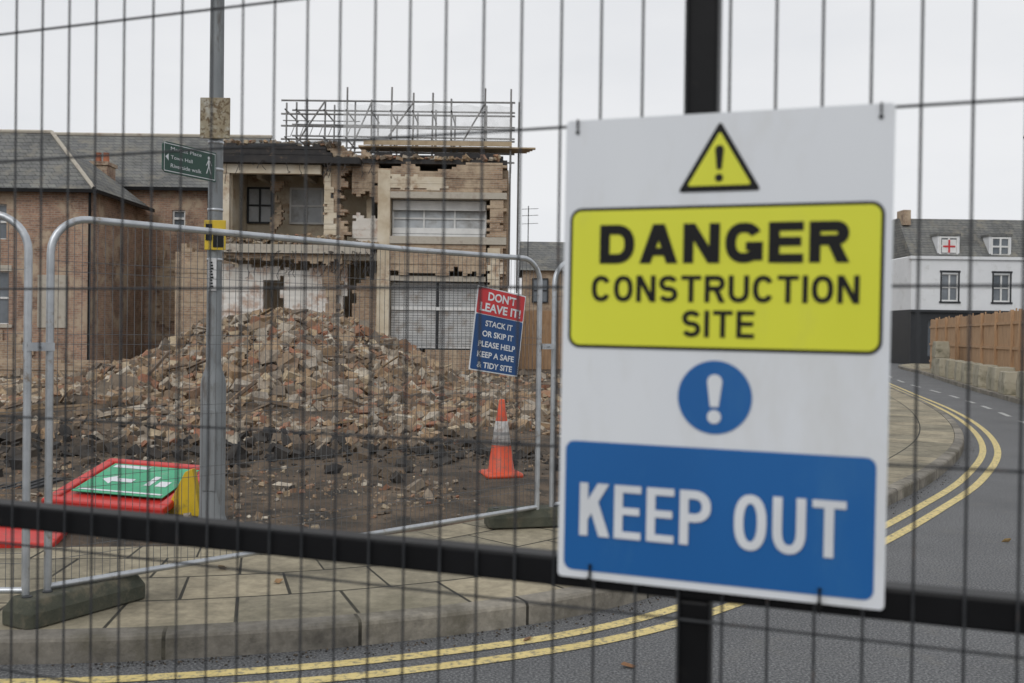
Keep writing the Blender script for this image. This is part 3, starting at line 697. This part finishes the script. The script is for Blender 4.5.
g=G(); ragged(g,-10.4,-8.9,.1,3.86,35.5,35.7,.1,.1,.1,0,.2,.12,21); ragged(g,-8.3,-5.9,.1,3.86,35.5,35.7,.15,.1,.2,0,.15,.1,24); g.box(-8.89,-8.31,35.5,35.7,3.3,3.8); ragged(g,-5.74,-4.8,4.53,5.95,35.5,35.62,.15,0,.4,0,.12,.1,22); g.obj('painted_wall','whiteplaster',db)
window(db,-8.4,-6.6,37.5,5.55,6.85,3,2,.07,'pane','whiteframe'); window(db,-10.0,-9.1,37.5,5.55,6.85,2,2,.07,'pane','darkpaint')
window(db,-4.3,-1.0,35.6,4.95,6.2,3,2,.06,'pane','whiteframe')
g=G()
z=.95
while z<3.25: g.box(-4.32,-2.72,35.45,35.5,z,z+.075); g.box(-2.62,-1.0,35.45,35.5,z,z+.075); z+=.09
g.obj('roller_shutters','shutter',db)
g=G(); g.box(-4.34,-.96,35.52,35.56,.9,3.3); g.box(-2.7,-2.64,35.40,35.5,.9,3.3); g.obj('shutter_frames','darkpaint',db)
g=G(); g.box(-4.3,-1.0,35.38,35.42,2.3,2.42); g.box(-4.3,-1.0,35.38,35.42,4.9,5.0); g.box(-4.3,-1.0,35.42,35.48,5.85,6.18); g.box(-4.3,-1.0,35.38,35.44,5.02,5.22); g.obj('white_trims','whiteframe',db)
g=G(); ragged(g,-4.34,-.96,.1,.9,35.2,35.4,0,0,.1,0,.2,.1,25); g.obj('brick_plinth','brick_brown',db)
n=2000; x=rng.uniform(-10.3,-.5,n); y=34.9+rng.random(n)**2*2.2; s=rng.uniform(.04,.24,n)
z=4.53+np.clip(.30-(y-35.2)*.12,0,.4)*rng.random(n)*np.where(x<-6,1,.2); z=np.where(x>-4.8,4.36,z); up=rng.random(n)<.2; z=np.where(up,np.where(x<-6.2,8.08,7.62)+.08*rng.random(n),z)
y=np.where(up,y+.2,np.where(x>-4.8,y+.7,y))
pobj('loose_debris',np.stack([x,y,z],1),np.stack([s,s*.7,s*.5],1),'rubble',db)
g=G()
for _ in range(70):
    x=random.choice([random.uniform(-10.3,-6),random.uniform(-6.6,-4.8)]); z=random.choice([4.3,7.45,3.9]); p=Vector((x,34.8,z))
    pts=[p]
    for k in range(4): p=p+Vector((random.uniform(-.12,.12),random.uniform(-.12,.02),random.uniform(-.25,.02))); pts.append(p)
    g.path(pts,.012,5)
g.obj('bent_rebar','felt',db)

# scaffolding
sf=root('scaffolding',(-4,37,7.6)); g=G()
xsS=[-8.3,-7.9,-6.9,-6.1,-5.2,-4.5,-3.7,-3.0,-2.3,-1.1,-.15]
for i,x in enumerate(xsS):
    for yy in (36.2,38.0): g.tube((x,yy,7.6),(x+random.uniform(-.03,.03),yy,10.15+random.uniform(-.4,.3)),.036,6)
for z in (8.05,8.5,8.95,9.4,9.9):
    for yy in (36.2,38.0):
        g.tube((-8.5,yy+.06,z+random.uniform(-.03,.03)),(.0,yy+.06,z+random.uniform(-.08,.03)),.034,6)
for x in xsS: g.tube((x,36,8.5),(x,38.2,8.5),.028,6); g.tube((x,36,9.5),(x,38.2,9.5),.028,6)
for a,b in ((-8.3,-6.9),(-6.1,-5.2),(-5.2,-3.7),(-2.3,-1.1)): g.tube((a,36.1,7.7),(b,36.1,9.8),.034,6)
g.box(-8.4,-5.6,36.1,36.14,9.1,9.13)
for i in range(16): g.tube((-8.3+i*.17,36.15,8.55),(-8.3+(i+1)*.17,36.15,8.55+(.45 if i%2 else -.0)),.016,4)
g.tube((-.15,35.9,3.2),(-.15,35.9,10.3),.034,6); g.tube((.15,36.6,3),(.15,36.6,10),.034,6)
g.obj('tubes','steel',sf,True)
g=G(); 
for i in range(4): g.box(-5.6,.75-i*.1,35.7+i*.24,35.92+i*.24,8.13,8.18)
g.box(-5.4,-.1,35.62,35.66,8.19,8.36); g.obj('scaffold_boards','boards',sf)
g=G(); nxn=50
vsn=[];fsn=[]
for i in range(nxn+1):
    x=-6.2+6.1*i/nxn
    for j in range(7):
        z=8.35+1.45*j/6; vsn.append((x,36.05+.05*math.sin(i*.9)*math.sin(j),z-.10*abs(math.sin(i*.35))*(j==6)))
for i in range(nxn):
    for j in range(6): a=i*7+j; fsn.append((a,a+7,a+8,a+1))
g.add(vsn,fsn); g.obj('debris_netting','net',sf,True)

# ------------------------------------------------------------------ brick buildings on the left
ba=root('brick_house',(-20,37,0))
g=G(); wallh(g,-32,-14.5,34,34.3,.1,6.2,[(-18.3,-17.2,1.6,3.4),(-18.2,-17.3,4.5,5.7)]); g.box(-14.8,-14.5,34.3,39.25,.1,6.2); g.obj('walls','brick_red',ba)
g=G(); ez,rz=6.2,8.6
g.add([(-32,33.7,ez),(-14.2,33.7,ez),(-14.2,39.1,ez),(-32,39.1,ez),(-32,36.4,rz),(-16.9,36.4,rz)],[(0,1,5,4),(1,2,5),(2,3,4,5)]); g.obj('roof','slate',ba)
g=G(); g.box(-32,-14.15,33.6,33.72,6.08,6.2); g.box(-14.19,-14.08,33.72,39.1,6.08,6.2); g.tube((-14.42,33.9,.1),(-14.42,33.9,6.1),.05,8); g.obj('gutter','blackpaint',ba)
g=G(); g.tube((-14.2,33.7,6.24),(-16.9,36.4,8.64),.07,6); g.tube((-32,36.4,8.64),(-16.9,36.4,8.64),.07,6); g.obj('ridge_tiles','concrete',ba)
window(ba,-18.3,-17.2,34.15,1.6,3.4,2,2,.07,'glass','whiteframe'); window(ba,-18.2,-17.3,34.15,4.5,5.7,2,2,.07,'glass','whiteframe')
g=G(); g.box(-18.45,-17.05,33.93,33.99,1.48,1.59); g.box(-18.4,-17.1,33.97,33.995,3.41,3.62); g.box(-16.2,-15.2,33.96,33.995,1.5,3.3); g.obj('sills_and_blocked_opening','concrete',ba)
bb=root('brick_house',(-14,41,0))
g=G(); wallh(g,-25,-10.6,39.3,39.6,.1,7.1,[(-13.47,-12.95,5.55,6.2)]); g.obj('walls','brick_red',bb)
g=G(); g.add([(-25,39.0,7.05),(-10.5,39.0,7.05),(-10.5,43,9.8),(-25,43,9.8),(-25,47,7.05),(-10.5,47,7.05)],[(0,1,2,3),(3,2,5,4)]); g.obj('roof','slate',bb)
g=G(); g.add([(-10.55,39.3,7.05),(-10.55,46.9,7.05),(-10.55,43,9.75)],[(0,1,2)]); g.box(-10.85,-10.55,39.6,47,.1,7.05); g.obj('gable','brick_brown',bb)
g=G(); g.box(-25,-10.4,38.9,39.02,6.92,7.05); g.tube((-12.0,39.2,.1),(-12.0,39.2,6.9),.05,8); g.obj('gutter','blackpaint',bb)
g=G(); g.tube((-25,43,9.84),(-10.45,43,9.84),.08,6); g.obj('ridge_tiles','concrete',bb)
window(bb,-13.45,-12.97,39.4,5.57,6.18,1,2,.09,'glass','whiteframe')
g=G(); g.box(-16.3,-15.6,38.2,39.0,6.0,7.9); g.box(-16.36,-15.54,38.14,39.06,7.75,7.88); g.obj('chimney','brick_red',bb)
g=G(); g.lathe([(.11,0),(.12,.02),(.10,.35),(.12,.4)],(-16.1,38.6,7.88),12); g.lathe([(.11,0),(.12,.02),(.10,.35),(.12,.4)],(-15.8,38.6,7.88),12); g.obj('chimney_pots','pot',bb)
g=G(); ragged(g,-14.1,-12.4,1.2,4.6,39.2,39.28,.3,.3,.8,.6,.2,.12,31); ragged(g,-19.5,-16.3,.2,1.4,33.92,33.98,.3,.3,.8,0,.2,.12,32); g.obj('masonry_scars','brick_brown',bb)
g=G(); ragged(g,-11.95,-10.62,.2,6.0,39.2,39.28,.5,.2,.8,.6,.2,.12,35); g.obj('brick_scars','brick_brown',bb)
lw=root('broken_boundary_wall',(-12,28,0)); g=G(); ragged(g,-24,-8.2,.05,.62,27.5,27.8,0,.4,.35,0,.25,.1,33); g.obj('brickwork','brick_brown',lw)

# ------------------------------------------------------------------ buildings beyond
bg=root('slate_roofed_house',(4,62,0)); g=G(); g.box(.6,9,60,68,.0,5.4); g.obj('walls','brick_brown',bg)
g=G(); g.add([(.4,59.7,5.3),(9.2,59.7,5.3),(9.2,64,7.4),(.4,64,7.4),(.4,68.3,5.3),(9.2,68.3,5.3)],[(0,1,2,3),(3,2,5,4),(0,3,4)]); g.obj('roof','slate',bg)
window(bg,1.2,2.1,59.9,3.4,4.8,2,2,.08,'glass','darkpaint'); window(bg,3.4,4.3,59.9,3.4,4.8,2,2,.08)
g=G(); g.tube((.9,61,6),(.9,61,9.3),.03,5); 
for z in (8.2,8.7,9.1): g.tube((.5,61,z),(1.5,61,z+.05),.02,4)
g.obj('tv_aerial','darkpaint',bg)
hb=root('timber_hoarding',(2.5,40,0)); g=G()
x=-.1
while x<9: g.box(x,x+.14,39,39.03,.08,2.42+random.uniform(-.015,.015)); x+=.15
g.box(-.1,9,39.031,39.08,.5,.6); g.box(-.1,9,39.031,39.08,1.9,2.0); g.obj('boards','wood',hb)

tb=root('white_terrace_building',(30,60,0)); Y0=58
wins=[25.45+3.02*i for i in range(7)]
g=G(); wallh(g,23.2,46,Y0,Y0+.3,3.2,6.15,[(x-.47,x+.47,3.75,5.3) for x in wins]); g.box(23.1,46,Y0-.12,Y0+.3,6.15,6.32)
g.obj('rendered_wall','render',tb)
g=G(); wallh(g,23.2,46,Y0-.03,Y0+.3,0,3.05,[(24.2,26.4,.5,2.6),(27.2,28.2,.1,2.6),(29.3,31.6,.5,2.6),(33,36,.5,2.6)]); g.box(23.15,46,Y0-.2,Y0+.3,3.05,3.19); g.obj('dark_shopfront','darkpaint',tb)
g=G(); g.box(23.6,46,Y0+.5,Y0+.55,0,3.0); g.obj('shop_glass','glass',tb)
for x in wins:
    window(tb,x-.47,x+.47,Y0+.1,3.75,5.3,2,2,.09,'glass','whiteframe' )
    window(tb,x-.5,x+.5,Y0+.25,6.45,7.45,2,2,.10,'glass','whiteframe')
g=G()
for x in wins: g.box(x-.62,x+.62,Y0-.06,Y0-.003,3.6,3.7); g.box(x-.56,x-.475,Y0-.03,Y0+.02,3.7,5.38);g.box(x+.475,x+.56,Y0-.03,Y0+.02,3.7,5.38); g.box(x-.6,x+.6,Y0-.04,Y0+.02,5.385,5.5)
g.obj('window_surrounds','darkpaint',tb)
g=G(); g.add([(23.2,Y0+.1,6.33),(46,Y0+.1,6.33),(46,Y0+2.2,8.75),(23.2,Y0+2.2,8.75)],[(0,1,2,3)]); g.add([(23.2,Y0+2.2,8.75),(46,Y0+2.2,8.75),(46,62,8.8),(23.2,62,8.8)],[(0,1,2,3)])
for x in wins: g.box(x-.7,x+.7,Y0+.2,Y0+2.0,7.55,7.68)
g.add([(23.2,Y0+.1,6.33),(23.2,Y0+2.2,8.75),(23.2,62,8.8),(23.2,62,6.33)],[(0,1,2,3)])
g.obj('slate_mansard','slate',tb)
g=G()
for x in wins: g.box(x-.64,x-.51,Y0+.27,Y0+2,6.4,7.55); g.box(x+.51,x+.64,Y0+.27,Y0+2,6.4,7.55); g.box(x-.51,x+.51,Y0+.32,Y0+2,6.4,7.54)
g.obj('dormer_cheeks','render',tb)
g=G(); g.box(23.2,23.5,Y0+.31,62,3.2,6.3); g.obj('side_wall','render',tb)
g=G(); g.box(23.2,23.5,Y0+.31,62,0,3.19); g.obj('side_plinth','darkpaint',tb)
g=G(); g.box(32.2,33.2,60,61,8.3,9.7); g.box(23.3,23.75,Y0+1.6,Y0+2.6,8.3,9.2); g.obj('chimney_stacks','brick_brown',tb)
g=G(); x=wins[0]; g.box(x-.35,x+.35,Y0+.17,Y0+.19,6.87,6.97); g.box(x-.05,x+.05,Y0+.166,Y0+.186,6.55,7.3); g.obj('window_flag_cross','s_red',tb)
g=G(); x=wins[0]; g.box(x-.42,x+.42,Y0+.195,Y0+.2,6.55,7.32); g.obj('window_flag','whiteframe',tb)
ft=root('terraced_house',(28,95,0)); g=G(); wallh(g,8,44,92,92.3,0,5.2,[(x,x+1,3,4.4) for x in np.arange(10,42,3.)]+[(x,x+1,.9,2.3) for x in np.arange(10,42,3.)]); g.obj('walls','brick_brown',ft)
g=G(); g.add([(8,91.7,5.1),(44,91.7,5.1),(44,96,7.4),(8,96,7.4),(8,100,5.1),(44,100,5.1)],[(0,1,2,3),(3,2,5,4)]); g.obj('roof','slate',ft)
g=G(); g.box(8.2,43.8,92.4,92.45,0,5.1); g.obj('glazing','glass',ft)

# hoarding + concrete blocks on the right
hr=root('timber_hoarding',(16,33,0))
Lr=[np.array(p) for p in ((10.9,13),(12.1,17.5),(14.15,25.3),(15.65,31),(18.25,40.7),(19.9,47.3))]
for a,b in zip(Lr[:-1],Lr[1:]):
    d_=(b-a);Ln=np.linalg.norm(d_);d_/=Ln; T=Matrix.Translation((a[0],a[1],.12))@Matrix.Rotation(math.atan2(d_[1],d_[0]),4,'Z'); gg=G(T)
    x=0
    while x<Ln-.1: gg.box(x,x+.145,0,.025,0,2.3+random.uniform(-.02,.02)); x+=.152
    gg.obj('pales','wood',hr); gg=G(T)
    for z in (.3,1.1,1.9): gg.box(0,Ln,.0255,.07,z,z+.09)
    x=0
    while x<Ln: gg.box(x,x+.1,.026,.12,0,2.35) ; gg.box(x,x+.1,-.06,-.031,0,2.4); x+=2.4
    for z in (.35,1.95): gg.box(0,Ln,-.03,-.001,z,z+.1)
    gg.obj('rails_and_posts','wood',hr)
t=1.0; q=0
while t<28:
    i=np.searchsorted(ra,t+3); f=(t+3-ra[i-1])/(ra[i]-ra[i-1]); p=RC[i-1]*(1-f)+RC[i]*f; d_=rt_[i]
    ln=random.choice([1.0,1.2,1.2]); c_=p+rn[i]*(.38+random.uniform(-.05,.05))
    Rm=Matrix.Rotation(math.atan2(d_[1],d_[0])+random.uniform(-.09,.09),4,'Z'); rt=root('concrete_block',(c_[0],c_[1],.12)); g=G(); hh=random.choice([.58,.65,.65])
    g.cham(c_[0],c_[1],.122,ln,.58,hh,.035,Rm)
    if 24<t<27: g.cham(c_[0],c_[1],.122+hh+.004,ln*.95,.55,hh,.035,Rm)
    g.obj('block','blockc',rt,bevel=.015); t+=ln+random.uniform(.5,1.3)
sl=root('street_lamp',(14.0,25,.12)); g=G(); g.lathe([(.09,0),(.08,1.1),(.055,1.2),(.05,6.3)],(14.2,24.4,.12),14); g.path([(14.2,24.4,6.4),(14.1,24.5,6.75),(13.6,24.8,6.9),(12.95,25,6.85)],.03,8); g.obj('column','darkpaint',sl,True)
g=G(); g.lathe([(.02,.30),(.08,.28),(.15,.12),(.17,.08),(.14,.0),(.10,-.12),(.02,-.15)],(12.93,25,6.55),12); g.obj('lantern','darkpaint',sl,True)

# ------------------------------------------------------------------ world, sun, camera
w_=bpy.data.worlds.new('World'); sc.world=w_; w_.use_nodes=True; nt=w_.node_tree; bgn=nt.nodes['Background']
sky=nt.nodes.new('ShaderNodeTexSky'); sky.sky_type='NISHITA'; sky.sun_disc=False; sky.sun_elevation=math.radians(42); sky.sun_rotation=math.radians(205)
hs=nt.nodes.new('ShaderNodeHueSaturation'); hs.inputs['Saturation'].default_value=.2; nt.links.new(sky.outputs[0],hs.inputs['Color'])
tc_=nt.nodes.new('ShaderNodeTexCoord'); mp=nt.nodes.new('ShaderNodeMapping'); mp.inputs['Scale'].default_value=(1,1,3); nt.links.new(tc_.outputs['Generated'],mp.inputs[0])
cf=noise(nt,mp.outputs[0],1.6,5,.55); cr=ramp(nt,[(7.6,7.8,8.15),(8.7,8.8,9.0)],(.35,.65)); nt.links.new(cf,cr.inputs[0])
nt.links.new(mix(nt,hs.outputs[0],cr.outputs[0],.9),bgn.inputs['Color']); bgn.inputs['Strength'].default_value=.1
sd=bpy.data.lights.new('sun','SUN'); sd.energy=.9; sd.angle=math.radians(30); sd.color=(1,.985,.965)
so=bpy.data.objects.new('sun',sd); COL.objects.link(so); so.rotation_euler=(math.radians(48),0,math.radians(-25))

cd=bpy.data.cameras.new('camera'); cam=bpy.data.objects.new('camera',cd); COL.objects.link(cam); sc.camera=cam
cd.lens=35; cd.sensor_width=36; cd.clip_start=.05; cd.clip_end=2000
cam.matrix_world=Matrix.Translation((0,0,1.55))@Matrix.Rotation(math.radians(90-.52),4,'X')@Matrix.Rotation(.0135,4,'Z')
cd.dof.use_dof=True; cd.dof.focus_distance=8.5; cd.dof.aperture_fstop=5.0
